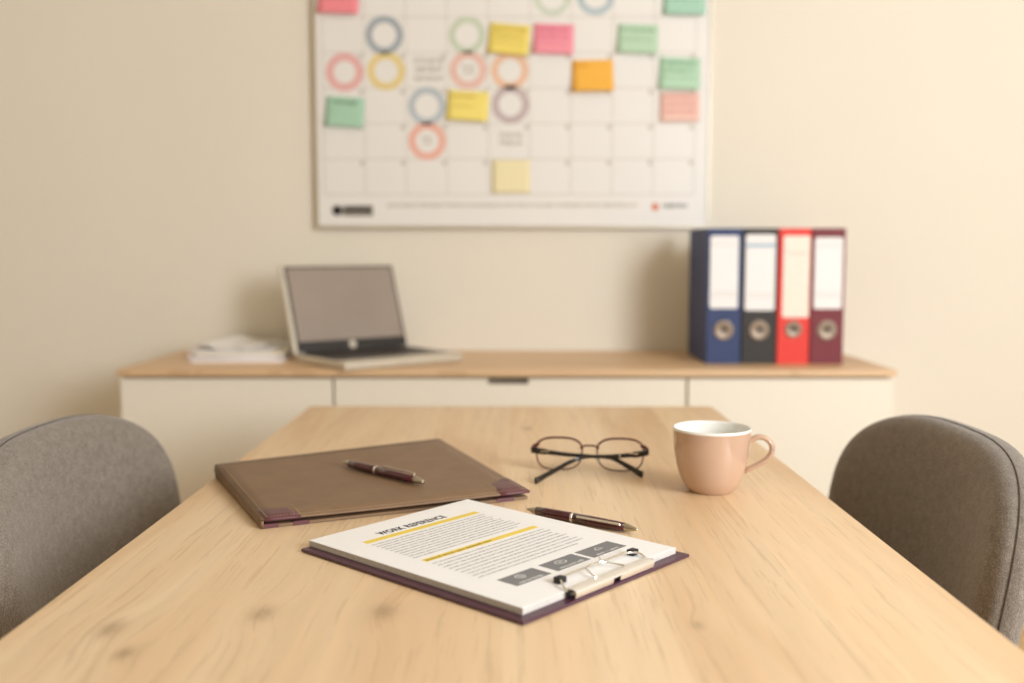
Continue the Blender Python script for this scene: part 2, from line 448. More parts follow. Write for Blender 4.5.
# ------------------------------------------------------------------ wall planner
PS = 2.73/1000            # metres per pixel of the planner's grid at the wall
def bxz(u, v):            # planner drawing coordinates to wall position
    # the planner's own drawing grid, measured in picture units and laid out flat on the wall
    a, b = math.cos(math.atan(.0895)), math.sin(math.atan(.0895))
    q = (341.5-v)/1000; z_ = 2.73*(q*a-b)/(a+q*b); k_ = 2.73/(a+.2415*b)/1000
    return ((u-515.6)*k_, 1.056+z_)
PY = WY-.020
t = thing('wall_planner', 'large white wall planner with grid, coloured rings and sticky notes', 'planner', (-.01, WY, 1.12))
inv = Vector((-.01, WY, 1.12))
def pbox(name, mat, u0, u1, v0, v1, y0, y1, parent=t, bev=0):
    xa, za = bxz(u0, v1); xb, zb = bxz(u1, v0)
    return bx(name, mat, parent, xa-inv.x, xb-inv.x, y0-inv.y, y1-inv.y, za-inv.z, zb-inv.z, bev=bev)
VT = -70
pbox('planner_sheet', M['board'], 317, 708.5, VT, 225.5, PY, WY-.001)
bm = bmesh.new()
def pb(bm, u0, u1, v0, v1, y0, y1):
    xa, za = bxz(u0, v1); xb, zb = bxz(u1, v0)
    box(bm, xa-inv.x, xb-inv.x, y0-inv.y, y1-inv.y, za-inv.z, zb-inv.z)
pb(bm, 314.6, 317, VT-2.5, 228, PY-.004, WY-.001); pb(bm, 708.5, 711, VT-2.5, 228, PY-.004, WY-.001)
pb(bm, 317, 708.5, 225.5, 228, PY-.004, WY-.001); pb(bm, 317, 708.5, VT-2.5, VT, PY-.004, WY-.001)
obj('frame', bm, M['alu'], t)
bm = bmesh.new(); gu = [323+41.35*i for i in range(10)]; gv = [194.5-35.5*i for i in range(8)]
for u in gu: pb(bm, u-.35, u+.35, gv[-1], 194.5, PY-.0004, PY+.0002)
for v in gv: pb(bm, 323, gu[-1], v-.35, v+.35, PY-.0005, PY+.0002)
obj('grid_lines', bm, M['gridline'], t)
bm = bmesh.new()
for i in range(9):
    for j in range(5):
        v = gv[j]-35.5 if j else None
        if j == 0: continue
        pb(bm, gu[i+1]-5, gu[i+1]-1.5, gv[j]+2, gv[j]+6, PY-.0005, PY+.0002)
mk = obj('date_marks', bm, M['gridmark'], t); mk['kind'] = 'stuff'
def scrib(name, mat, u0, u1, v0, v1, rows, y, parent=t, seed=0):
    bm = bmesh.new(); R = random.Random(seed); hh = (v1-v0)/rows
    for r in range(rows):
        u = u0+R.random()*2
        while u < u1-1:
            wl = .6+R.random()*1.8; pb(bm, u, min(u1, u+wl), v0+r*hh+hh*.15*R.random(), v0+r*hh+hh*(.55+.25*R.random()), y-.0006, y+.0001)
            u += wl+.5+R.random()*.6
    o = obj(name, bm, mat, parent); return o
scrib('pencil_writing', M['gridmark'], 414, 443, 57, 84, 3, PY, seed=3)
scrib('pencil_writing', M['gridmark'], 499, 523, 132, 148, 2, PY, seed=4)
scrib('footer_writing', M['gridline'], 385, 640, 203, 209, 1, PY, seed=5)
def ringmark(u, v, ro, ri, c, name):
    bm = bmesh.new(); x, zc = bxz(u, v); n = 40
    P = lambda r, y: [Vector((x-inv.x+r*PS*math.cos(2*PI*i/n), y-inv.y, zc-inv.z+r*PS*math.sin(2*PI*i/n))) for i in range(n)]
    rs = [P(ri, PY), P(ri, PY-.0008), P(ro, PY-.0008), P(ro, PY)]
    rings_mesh(bm, rs, True, False)
    c = [q+(255-q)*.15 for q in c]; ro = min(ro, 17.6); ri = min(ri, 11.2)  # mixed towards white: haze put into the ring colours
    o = obj('ring_mark', bm, colm(name, *c), t); o['label'] = name.replace('_', ' '); return o
for a in [(385, 35, 18.5, 12, (150, 160, 168), 'blue_grey_ring'), (467.5, 35, 18, 11.5, (196, 208, 182), 'pale_green_ring'),
          (345, 72, 18.5, 11, (232, 170, 166), 'pink_ring'), (386.5, 71, 18.5, 11.5, (232, 206, 128), 'yellow_ring'),
          (468.5, 70, 18.5, 11, (232, 186, 170), 'salmon_ring'), (510, 70.5, 18.5, 11.5, (236, 188, 152), 'orange_ring'),
          (427, 106, 18.5, 12, (176, 186, 192), 'pale_blue_ring'), (510.5, 104.5, 18.5, 11.5, (192, 172, 172), 'mauve_ring'),
          (427, 141, 18.5, 11.5, (238, 172, 152), 'coral_ring'), (552, -3, 18, 12, (204, 214, 192), 'green_ring'),
          (595, -4, 18.5, 12, (176, 192, 198), 'light_blue_ring')]: ringmark(*a)
scrib('pencil_writing', M['gridmark'], 462, 476, 65, 76, 2, PY, seed=8)
scrib('pencil_writing', M['gridmark'], 421, 433, 136, 146, 2, PY, seed=9)
bm = bmesh.new(); x, zc = bxz(335.5, 210.5)
lathe(bm, [(0, .0012), (5.2*PS, .0012), (5.2*PS, 0)], 24, Matrix.Translation((x-inv.x, PY-inv.y, zc-inv.z)) @ Matrix.Rotation(PI/2, 4, 'X'))
obj('round_logo', bm, M['logodark'], t)
pbox('logo_band', M['logogrey'], 341, 371.5, 205.5, 216, PY-.0006, PY+.0001)
scrib('logo_writing', M['logodark'], 343, 370, 206.5, 214, 1, PY-.0006, seed=11)
bm = bmesh.new(); x, zc = bxz(656.5, 207)
lathe(bm, [(0, .0012), (3.6*PS, .0012), (3.6*PS, 0)], 24, Matrix.Translation((x-inv.x, PY-inv.y, zc-inv.z)) @ Matrix.Rotation(PI/2, 4, 'X'))
obj('round_logo', bm, M['logored'], t)
scrib('logo_writing', M['logogrey'], 663, 690, 203.5, 209.5, 1, PY, seed=12)

def note(u0, u1, v0, v1, c, label, rot=0, curl=.010, writing=None, seed=1, name='sticky_note'):
    x0, za = bxz(u0, v1); x1, zb = bxz(u1, v0); cx, cz = (x0+x1)/2, (za+zb)/2; W, H = x1-x0, zb-za
    bm = bmesh.new(); n = 10
    F = []; 
    def pt(s, t_, dy):
        x = (s-.5)*W; zz = (t_-.5)*H
        lift = .0006 + curl*(1-t_)**2.2*(1+.25*math.sin(2.5*s))
        ca, sa = math.cos(math.radians(rot)), math.sin(math.radians(rot))
        return Vector((x*ca-zz*sa, -lift-dy, x*sa+zz*ca))
    A = [[bm.verts.new(pt(i/6, j/n, .0005)) for i in range(7)] for j in range(n+1)]
    B = [[bm.verts.new(pt(i/6, j/n, 0)) for i in range(7)] for j in range(n+1)]
    for j in range(n):
        for i in range(6):
            bm.faces.new((A[j][i], A[j][i+1], A[j+1][i+1], A[j+1][i])); bm.faces.new((B[j][i], B[j+1][i], B[j+1][i+1], B[j][i+1]))
    for j in range(n):
        bm.faces.new((A[j][0], A[j+1][0], B[j+1][0], B[j][0])); bm.faces.new((A[j][6], B[j][6], B[j+1][6], A[j+1][6]))
    for i in range(6):
        bm.faces.new((A[0][i], B[0][i], B[0][i+1], A[0][i+1])); bm.faces.new((A[n][i], A[n][i+1], B[n][i+1], B[n][i]))
    k_ = NT('note_'+label[:12].replace(' ', '_')); v = k_.coord(); nn = k_.noise(v, 60)
    col = srgb(*[q+(252-q)*.15 for q in c]); k_.link(k_.ramp(nn, [(.3, tuple(q*.97 for q in col[:3])+(1,)), (.7, col)]), k_.b.inputs['Base Color'])  # haze put into the note colour by mixing towards white
    k_.b.inputs['Roughness'].default_value = .8
    o = obj(name, bm, k_.m, None, True); o.location = (cx, PY-.0003, cz)
    tag(o, label, 'sticky note', 'sticky notes on the wall planner')
    if writing:
        wc, rows, w0, w1 = writing; R = random.Random(seed); bm = bmesh.new()
        for r in range(rows):
            t_ = .86-(.7/max(rows, 2))*r; s = w0
            while s < w1-.03:
                ds = .03+R.random()*.06
                a, b = pt(s, t_, .0008), pt(min(w1, s+ds), t_, .0008)
                hgt = H*(.07+.05*R.random())
                quad(bm, [a, b, b+Vector((0, -.0005, -hgt)), a+Vector((0, -.0005, -hgt))])
                s += ds+.02+R.random()*.02
        obj('note_writing', bm, colm('note_ink_%d' % seed, *wc), o)
    return o
ink = (150, 150, 40)
note(319.5, 360.5, -18, 14, (250, 128, 138), 'coral pink sticky note at the upper left corner of the planner', -2, writing=((210, 90, 110), 2, .1, .9), seed=21)
note(325.5, 364, 97, 127, (160, 208, 176), 'mint green sticky note with dark heading at the left edge of the planner', -3, writing=((98, 138, 108), 1, .2, .8), seed=22)
note(488.5, 529.5, 24, 55, (244, 218, 92), 'yellow sticky note beside the pink one in the upper row', -5, writing=((190, 160, 50), 3, .15, .9), seed=23)
note(533, 573.5, 24, 54.5, (250, 142, 160), 'pink sticky note immediately right of the yellow note', -2, writing=((214, 86, 120), 3, .12, .88), seed=24)
note(447, 488.5, 91, 121, (250, 226, 104), 'yellow sticky note beside the pale blue ring, mid planner', -3, writing=((206, 176, 60), 2, .1, .7), seed=25)
note(572, 613, 60, 92, (252, 178, 46), 'orange sticky note with a lifted lower edge', 1, .016, writing=((222, 140, 30), 1, .1, .4), seed=26)
note(616.5, 657, 24.5, 54, (182, 218, 184), 'pale green sticky note right of centre in the upper row', -2, writing=((130, 176, 136), 2, .1, .9), seed=27)
note(662, 703.5, -17, 15.5, (162, 212, 186), 'mint green sticky note at the upper right corner of the planner', -1, writing=((110, 160, 130), 2, .2, .8), seed=28)
note(658.5, 699.5, 57.5, 90, (178, 220, 186), 'pale green sticky note directly above the salmon note', -2, writing=((112, 160, 122), 3, .1, .9), seed=29)
note(659.5, 699.5, 92, 122, (246, 198, 182), 'pale salmon sticky note below the green note, right edge', 0, .003, writing=((226, 150, 140), 3, .1, .9), seed=30)
note(491.5, 530.5, 160, 193.5, (246, 232, 180), 'faded pale yellow sticky note low on the planner', 0, .001)  # printed cell of the planner, added as a thin flat sheet

# ------------------------------------------------------------------ chairs
def chair(cx, cy, side, label, lean=8, rz=0, sc=1.0):
    """local: +x faces the table, y across; side=+1 for the left chair, -1 for the right one"""
    t = thing('dining_chair', label, 'chair', (cx, cy, 0), (0 if side > 0 else PI)+math.radians(rz), 'grey upholstered chairs at the table')
    zc, hh = .655, .177; n = 72; ex = 3.0
    def P(s, th, d):
        c, q = math.cos(th), math.sin(th)
        zx = math.copysign(abs(q)**(2/ex), q)*s; yx = math.copysign(abs(c)**(2/ex), c)*s
        zz = zc+hh*zx
        W = .248+.022*(zx+1)/2
        y = W*yx
        x = .055*(abs(yx)**2.2) - (zz-.5)*math.tan(math.radians(lean))*1.0 + .0
        # thickness direction follows the shell curve
        sl = .055*2.2*abs(yx)**1.2/W; nl = math.hypot(1, sl)
        sg = 1 if y > 0 else -1
        return Vector((x-d/nl, y+sg*d*sl/nl, zz))
    prof = [(.02, .0), (.25, .0), (.5, 0), (.7, .0), (.84, .001), (.92, .004), (.965, .009), (.99, .016), (1, .024), (.997, .0265), (1, .029), (1, .038), (.985, .046), (.95, .051), (.85, .054), (.6, .055), (.3, .055), (.02, .055)]
    bm = bmesh.new()
    rings_mesh(bm, [[P(s, 2*PI*i/n, d) for i in range(n)] for s, d in prof])
    b = obj('backrest', bm, M['fabric'], t, True)
    bm = bmesh.new(); tube(bm, [P(.9985, 2*PI*i/n, .0285) for i in range(n)], .0009, 6, True); obj('seam', bm, M['seam'], b, True)
    # seat
    def Q(s, th, zz):
        c, q = math.cos(th), math.sin(th)
        return Vector((.20+.225*math.copysign(abs(c)**.6, c)*s, .225*math.copysign(abs(q)**.6, q)*s, zz))
    bm = bmesh.new()
    rings_mesh(bm, [[Q(s, 2*PI*i/48, zz) for i in range(48)] for s, zz in [(.02, .478), (.6, .476), (.9, .470), (.98, .46), (1, .447), (.99, .425), (.95, .415), (.5, .41), (.02, .41)]])
    obj('seat', bm, M['fabric'], t, True)
    for sx, sy in ((.05, -1), (.05, 1), (.36, -1), (.36, 1)):
        bm = bmesh.new(); dx = -.05 if sx < .2 else .03
        tube(bm, [(sx, sy*.15, .412), (sx+dx, sy*.20, 0.0)], [.014, .009], 12); obj('leg', bm, M['blackmetal'], t, True)
    for sy in (-.12, .12):
        bm = bmesh.new(); tube(bm, catmull([(.10, sy, .405), (-.02, sy, .42), (-.055, sy, .50), (-.068, sy, .56)], 5), .009, 8); obj('back_bracket', bm, M['blackmetal'], t, True)
    return t
chair(-.540, 1.272, 1, 'grey fabric chair with curved backrest at the left side of the table')
chair(.504, 1.274, -1, 'grey fabric chair with curved backrest at the right side of the table')

# ------------------------------------------------------------------ leather portfolio
A, B, C, D = [Vector(p) for p in ((-.410, 1.342, 0), (-.1175, 1.522, 0), (.0165, 1.219, 0), (-.2815, 1.083, 0))]
org = (A+B+C+D)/4
t = thing('leather_portfolio', 'brown leather portfolio with plum corners lying behind the document', 'portfolio', (org.x, org.y, TZ))
def pf(u, v, inset=0):     # u: D->C direction, v: D->A direction
    return (D*(1-u)+C*u)*(1-v)+(A*(1-u)+B*u)*v - org
def slab(bm, u0, u1, v0, v1, zb, zt_, nu=10, nv=8, edge=.0012):
    """zb, zt_ functions of (u, v)"""
    T = [[None]*(nv+1) for _ in range(nu+1)]; Bm = [[None]*(nv+1) for _ in range(nu+1)]; Md = {}
    for i in range(nu+1):
        for j in range(nv+1):
            u = u0+(u1-u0)*i/nu; v = v0+(v1-v0)*j/nv; p = pf(u, v)
            e = i in (0, nu) or j in (0, nv)
            T[i][j] = bm.verts.new((p.x, p.y, zt_(u, v)-(edge if e else 0))); Bm[i][j] = bm.verts.new((p.x, p.y, zb(u, v)+(edge*.5 if e else 0)))
    for i in range(nu):
        for j in range(nv):
            bm.faces.new((T[i][j], T[i+1][j], T[i+1][j+1], T[i][j+1])); bm.faces.new((Bm[i][j], Bm[i][j+1], Bm[i+1][j+1], Bm[i+1][j]))
    for i in range(nu):
        bm.faces.new((T[i][0], Bm[i][0], Bm[i+1][0], T[i+1][0])); bm.faces.new((T[i][nv], T[i+1][nv], Bm[i+1][nv], Bm[i][nv]))
    for j in range(nv):
        bm.faces.new((T[0][j], T[0][j+1], Bm[0][j+1], Bm[0][j])); bm.faces.new((T[nu][j], Bm[nu][j], Bm[nu][j+1], T[nu][j+1]))
TH = .0038
ztop = lambda u, v: .0122+.0065*v+.002*u*v-.0012*math.sin(PI*u)*(1-v)
zund = lambda u, v: ztop(u, v)-TH
bm = bmesh.new(); slab(bm, 0, 1, 0, 1, zund, ztop, 16, 12); top = obj('top_cover', bm, M['leather'], t, True)
bm = bmesh.new(); slab(bm, 0.0, .997, .004, 1, lambda u, v: .0002, lambda u, v: .0050, 4, 4); low = obj('bottom_cover', bm, M['leather'], t)
bm = bmesh.new(); slab(bm, .02, .965, .03, .97, lambda u, v: .0051, lambda u, v: ztop(u, v)-TH-.0004, 6, 6, 0); obj('inner_pad', bm, M['leather_dark'], t)
bm = bmesh.new()
rs = []
for j in range(17):
    v = j/16; p = pf(0, v); q = (pf(.05, v)-p).normalized(); zt2 = ztop(0, v)-.0012; h = zt2-.0004
    rs.append([Vector((p.x, p.y, .0004+h/2)) + q*(.0030-math.sin(a)*.0038) + Vector((0, 0, -math.cos(a)*h/2)) for a in [PI*k_/8 for k_ in range(9)]])
rings_mesh(bm, rs, True, True)
sp = obj('spine', bm, M['leather'], t, True)
def stitches(u0, v0, u1, v1, n, zf, parent):
    bm = bmesh.new()
    for i in range(n):
        f0, f1 = (i+.18)/n, (i+.82)/n
        a = pf(u0+(u1-u0)*f0, v0+(v1-v0)*f0); b = pf(u0+(u1-u0)*f1, v0+(v1-v0)*f1)
        fm = (f0+f1)/2; zz = zf(u0+(u1-u0)*fm, v0+(v1-v0)*fm)
        a.z = b.z = zz+.00012; d_ = (b-a).normalized(); s = Vector((-d_.y, d_.x, 0))*.0004
        up = Vector((0, 0, .0003))
        lo = [bm.verts.new(p) for p in (a-s, b-s, b+s, a+s)]; hi = [bm.verts.new(p+up-(p-(a+b)/2)*.15) for p in (a-s, b-s, b+s, a+s)]
        bm.faces.new(hi)
        for k_ in range(4): bm.faces.new((lo[k_], lo[(k_+1) % 4], hi[(k_+1) % 4], hi[k_]))
    o = obj('stitching', bm, M['stitch'], parent); o['kind'] = 'stuff'; return o
stitches(.02, .018, .99, .018, 86, ztop, top)
stitches(.022, .02, .022, .985, 78, ztop, top)
stitches(.03, .984, .99, .984, 86, ztop, top)
stitches(.984, .02, .984, .985, 78, ztop, top)
def corner_patch(u0, u1, v0, v1):
    bm = bmesh.new(); slab(bm, u0, u1, v0, v1, lambda u, v: ztop(u, v)-TH-.0003, lambda u, v: ztop(u, v)+.0004, 4, 3, .0010)
    o = obj('corner_guard', bm, M['plum'], t, True); o['label'] = 'plum leather corner'
    return o
g = corner_patch(.012, .135, -.003, .16); 
stitches(.135, .012, .135, .16, 13, lambda u, v: ztop(u, v)+.0003, g)
g = corner_patch(.885, 1.003, -.003, .2)
stitches(.885, .012, .885, .2, 15, lambda u, v: ztop(u, v)+.0003, g)
for u0, u1, v1 in ((.004, .06, .05), (.11, .165, .02), (.87, .94, .05)):
    bm = bmesh.new(); slab(bm, u0, u1, .0015, v1, lambda u, v: .00015, lambda u, v: .0053, 3, 2, .0004); o = obj('corner_guard', bm, M['plum'], t); o['label'] = 'plum leather patch of the lower cover'

# ------------------------------------------------------------------ pens
def pen(name, label, p0, p1, clip_side, knob, sc=1.0):
    """p0 is the end at the left of the picture, p1 the end at the right; axis heights included"""
    p0, p1 = Vector(p0), Vector(p1); ax = (p1-p0); L = ax.length; ax.normalize()
    side = Vector((0, 0, 1)).cross(ax).normalized(); up = ax.cross(side)
    R = Matrix((tuple(side)+(0,), tuple(up)+(0,), tuple(ax)+(0,), (0, 0, 0, 1))).transposed(); 
    t = thing(name, label, 'pen', tuple(p0)); t.rotation_euler = R.to_euler()
    q = L/.147
    r0 = .0052*sc
    def P(prof): return [(r*sc, z*q) for r, z in prof]
    bm = bmesh.new(); lathe(bm, P([(.0050, .0145), (.0055, .03), (.0057, .058), (.0056, .0625)]), 28, None, True); obj('barrel', bm, M['burgundy'], t, True)
    bm = bmesh.new(); lathe(bm, P([(.0056, .0655), (.0057, .09), (.0054, .12), (.0047, .1315)]), 28, None, True); obj('cap', bm, M['burgundy'], t, True)
    bm = bmesh.new(); lathe(bm, P([(.0056, .0624), (.0060, .0628), (.0060, .0650), (.0056, .0656)]), 28, None, True); obj('centre_ring', bm, M['chrome'], t, True)
    bm = bmesh.new(); lathe(bm, P([(.0006, 0), (.0012, .0004), (.0017, .003), (.0034, .009), (.0046, .0138), (.0050, .0146)]), 28, None, True); tip = obj('tip', bm, M['steel'] if knob != 'dark' else M['steel'], t, True)
    if knob == 'dark':
        bm = bmesh.new(); lathe(bm, P([(.0047, .1314), (.0042, .137), (.0030, .143), (.0022, .1445), (.0026, .1450), (.0026, .1468), (.001, .1475)]), 28, None, True)
    else:
        bm = bmesh.new(); lathe(bm, P([(.0047, .1314), (.0046, .134), (.0032, .140), (.0014, .146), (.0005, .147)]), 28, None, True)
    obj('end_cone', bm, M['steel'], t, True)
    # clip along the cap: local -y is 'up' turned by clip_side degrees
    a = math.radians(clip_side); dv = Vector((math.sin(a), math.cos(a), 0))
    bm = bmesh.new(); pts = catmull([dv*.0053*sc+Vector((0, 0, .1285*q)), dv*.0080*sc+Vector((0, 0, .126*q)), dv*.0082*sc+Vector((0, 0, .11*q)), dv*.0074*sc+Vector((0, 0, .078*q)), dv*.0064*sc+Vector((0, 0, .072*q))], 5)
    tube(bm, pts, .0016*sc, 8, flat=(.9, .45), up=dv); cl = obj('clip', bm, M['chrome'], t, True); 
    return t
pz = TZ+.0060
pen('ballpoint_pen', 'burgundy pen with silver tips on the oak table behind the document', (.0135, 1.150, pz), (.1325, 1.063, pz), -58, 'cone')
def pz_at(x, y):   # height of the portfolio's cover under a point
    w_ = Vector((x, y, 0))-D; v = w_.dot((A-D).normalized())/(A-D).length; u = w_.dot((C-D).normalized())/(C-D).length
    return TZ+ztop(u, v)
a_, b_ = (-.2335, 1.333), (-.1150, 1.231)
pen('ballpoint_pen', 'dark burgundy pen resting on the brown leather portfolio', (*a_, pz_at(*a_)+.0061), (*b_, pz_at(*b_)+.0061), 35, 'dark')

# ------------------------------------------------------------------ clipboard with document
ca = math.radians(48.0)
t = thing('clipboard', 'plum clipboard with a low chrome clip under the document', 'clipboard', (-.0250, .9970, TZ+.0004), ca)
mm = .001
BT = .0032
bx('board', M['plumboard'], t, -128*mm, 124*mm, -158*mm, 147*mm, 0, BT, bev=.0012, seg=2)
PT = .0094            # top of the paper above the table surface origin
doc = thing('printed_document', 'white printed document with yellow bars held on the clipboard', 'document', (-.0250, .9970, TZ+.0004), ca)
px0, px1, py0, py1 = -117*mm, 115*mm, -147*mm, 147.5*mm
bm = bmesh.new(); R = random.Random(3); zc_ = BT+.0002
while zc_ < PT-.0006:
    j1, j2 = (R.random()-.5)*.0007, (R.random()-.5)*.0007
    box(bm, px0+j1, px1+j1, py0+j2, py1+j2, zc_, zc_+.00042); zc_ += .0005
o = obj('lower_sheets', bm, M['paperedge'], doc); o['kind'] = 'stuff'
bx('top_sheet', M['paper'], doc, px0, px1, py0, py1, PT-.0004, PT)
zp = PT+.00006
def printq(name, rects, mat, z=zp, label=None):
    bm = bmesh.new()
    for x0, x1, y0, y1 in rects: quad(bm, [(x0*mm, y0*mm, z), (x1*mm, y0*mm, z), (x1*mm, y1*mm, z), (x0*mm, y1*mm, z)])
    o = obj(name, bm, mat, doc)
    if label: o['label'] = label
    return o
printq('yellow_bar', [(-85, 80, 92.5, 101.5)], M['yellowbar'])
printq('yellow_bar', [(-85, 80, 4, 12.5)], M['yellowbar'])
for i, (a, b) in enumerate(((-79, -31), (-22, 28), (33, 87))):
    printq('grey_box', [(a, b, -107, -82)], M['greybox'])
def greek(x0, x1, yb, h, seed, ragged=0, wmin=2, bold=.62):
    R = random.Random(seed); x = x0; out = []; end = x1-ragged
    while x < end-2:
        for _ in range(R.randint(wmin, 9)):
            wd = h*(.35+.35*R.random())
            if x+wd > end: break
            hh = h*R.choice((.66, .66, .66, 1.0)); y = yb - (h*.25 if R.random() < .08 else 0)
            kind = R.random()
            st = h*.17*bold*1.6
            if kind < .4: out += [(x, x+st, y, y+hh), (x+wd-st, x+wd, yb, yb+h*.66), (x+st, x+wd-st, yb+h*.52, yb+h*.66)]
            elif kind < .75: out += [(x, x+st, yb, yb+h*.6), (x+st, x+wd, yb, yb+h*.12), (x+st, x+wd, yb+h*.52, yb+h*.66), (x+wd-st, x+wd, yb+h*.12, yb+h*.5)]
            else: out += [(x, x+st, y, y+hh)]; wd = st
            x += wd+h*.17
        x += h*.4
    return out
rects = []
for i in range(10):
    rects += greek(-85, 80, 84-i*6.9, 2.6, 100+i, ragged=(0, 4, 2, 7, 1, 5, 0, 3, 2, 12)[i])
for i in range(9):
    rects += greek(-85, 80, -5-i*7.6, 2.6, 200+i, ragged=(2, 0, 5, 3, 0, 6, 2, 1, 20)[i])
o = printq('body_text', rects, M['ink'], zp+.00003); o['kind'] = 'stuff'
printq('subheading', greek(-83, 10, 6.2, 4.4, 301, wmin=5, bold=1), M['ochre_ink'], zp+.00008)
for i, (a, b) in enumerate(((-79, -31), (-22, 28), (33, 87))):
    m_ = (a+b)/2
    printq('box_caption', greek(m_-17, m_+19, -104.5, 4.4, 310+i, wmin=6, bold=1.1), M['whiteprint'], zp+.00006)
    ic = []
    cx, cy = m_-2, -91
    if i == 0:
        for k_ in range(20): 
            a1 = 2*PI*k_/20; ic.append((cx+5*math.cos(a1)-.7, cx+5*math.cos(a1)+.7, cy+4.6*math.sin(a1)-.7, cy+4.6*math.sin(a1)+.7))
        ic += [(cx-.5, cx+.5, cy-4, cy+4), (cx-4, cx+4, cy-.5, cy+.5)]
    elif i == 1:
        for k_ in range(26):
            a1 = 2*PI*k_/26; ic.append((cx+7*math.cos(a1)-.7, cx+7*math.cos(a1)+.7, cy+4.2*math.sin(a1)-.7, cy+4.2*math.sin(a1)+.7))
        ic += [(cx-3.5, cx+3.5, cy+.6, cy+1.6), (cx-3.5, cx+2, cy-1.6, cy-.6)]
    else:
        for k_ in range(7): ic.append((cx-5+k_*.8, cx-3.6+k_*.8, cy-3+k_*.9, cy-1.8+k_*.9)); ic.append((cx+6-k_*.8, cx+7.2-k_*.8, cy-3+k_*.9, cy-1.8+k_*.9))
        ic += [(cx-3, cx+4, cy-3.4, cy-2.2)]
    printq('box_icon', ic, M['whiteprint'], zp+.00006)
def textmesh(name, body, x0, x1, yb, hgt, mat, parent, z, weight=.0):
    cu = bpy.data.curves.new(name, 'FONT'); cu.body = body; cu.size = 1; cu.offset = weight; cu.space_character = 1.12
    tmp = bpy.data.objects.new('tmp', cu); COL.objects.link(tmp)
    dg = bpy.context.evaluated_depsgraph_get(); me = bpy.data.meshes.new_from_object(tmp.evaluated_get(dg))
    bpy.data.objects.remove(tmp)
    xs = [v.co.x for v in me.vertices]; ys = [v.co.y for v in me.vertices]
    for v in me.vertices:
        v.co = Vector(((x0+(v.co.x-min(xs))/(max(xs)-min(xs))*(x1-x0))*mm, (yb+(v.co.y-min(ys))/(max(ys)-min(ys))*hgt)*mm, z))
    me.materials.clear(); me.materials.append(mat)
    o = bpy.data.objects.new(name, me); COL.objects.link(o); o.parent = parent; return o
textmesh('title_text', 'WORK REFERENCE', -55, 42, 106, 11.5, M['inkdark'], doc, zp+.00003, .042)

# clip
cx0, cx1 = -58, 62
top_pr = [(-144.0, 10.2), (-147.0, 11.5), (-151.5, 11.9), (-154.5, 11.6), (-156.6, 10.7), (-157.6, 9.2)]
front_pr = [(-157.5, 7.8), (-156.9, 6.0), (-156.3, 4.0)]
cpm = M['chrome']
def clipsheet(x0, x1, pr, th=.6):
    outer = list(pr); inner = [(y+(-149.5-y)*th/8, z-th*(1 if z > 10 else .15)) for y, z in pr]
    loop = outer+inner[::-1]
    rings_mesh(bm, [[Vector((x0*mm, y*mm, z*mm)) for y, z in loop], [Vector((x1*mm, y*mm, z*mm)) for y, z in loop]])
bm = bmesh.new()
clipsheet(cx0, -3, top_pr+front_pr); clipsheet(-3, 8, top_pr); clipsheet(8, cx1, top_pr+front_pr)
cp = obj('clip_plate', bm, M['clipmetal'], t)
bm = bmesh.new(); tube(bm, [((cx0-1)*mm, -151.5*mm, 7.4*mm), ((cx1+1)*mm, -151.5*mm, 7.4*mm)], .0026, 14); obj('spring_rod', bm, M['steel'], t, True)
for x in (cx0-3.4, cx1+1.2):
    bm = bmesh.new(); tube(bm, [(x*mm, -151.5*mm, 7.4*mm), ((x+3)*mm, -151.5*mm, 7.4*mm)], .0031, 14); o = obj('end_plug', bm, M['rubber'], t, True)
bm = bmesh.new()
wz = PT*1000+3.0
path = [((cx0-1.5), -150, 8.0), ((cx0-1), -145, 11.0), ((cx0+4), -138, 13.2), (-46, -130, 13.6), (-30, -128, 13.8), (0, -128, 13.8), (38, -128, 13.8), (56, -129, 13.6), (cx1+3, -136, 13.2), (cx1+3, -143, 11.0), (cx1+1.5, -150, 8.0)]
tube(bm, [Vector(p)*mm for p in catmull(path, 6)], .0011, 8); wr = obj('wire_lever', bm, M['chrome'], t, True)
for x in (-46, 66):
    bm = bmesh.new(); box(bm, (x-5)*mm, (x+5)*mm, -133*mm, -125*mm, PT+.0002, 15.2*mm, bev=.0008); obj('rubber_foot', bm, M['rubber'], t, True)
bm = bmesh.new(); tube(bm, [Vector(p)*mm for p in catmull([(-18, -148, 12.2), (-14, -138, 13), (-8, -129.4, 15.0), (12, -129.4, 15.0), (22, -138, 13), (26, -148, 12.2)], 5)], .0009, 8); tube(bm, [Vector((14, -130, 15))*mm, Vector((14, -127, 19))*mm], .0006, 6); obj('lever_tab', bm, M['chrome'], t)

# ------------------------------------------------------------------ spectacles
gx, gy, gz = .1035, 1.378, TZ
t = thing('spectacles', 'dark framed spectacles with folded arms standing on the table', 'glasses', (gx, gy, gz), math.radians(-6))
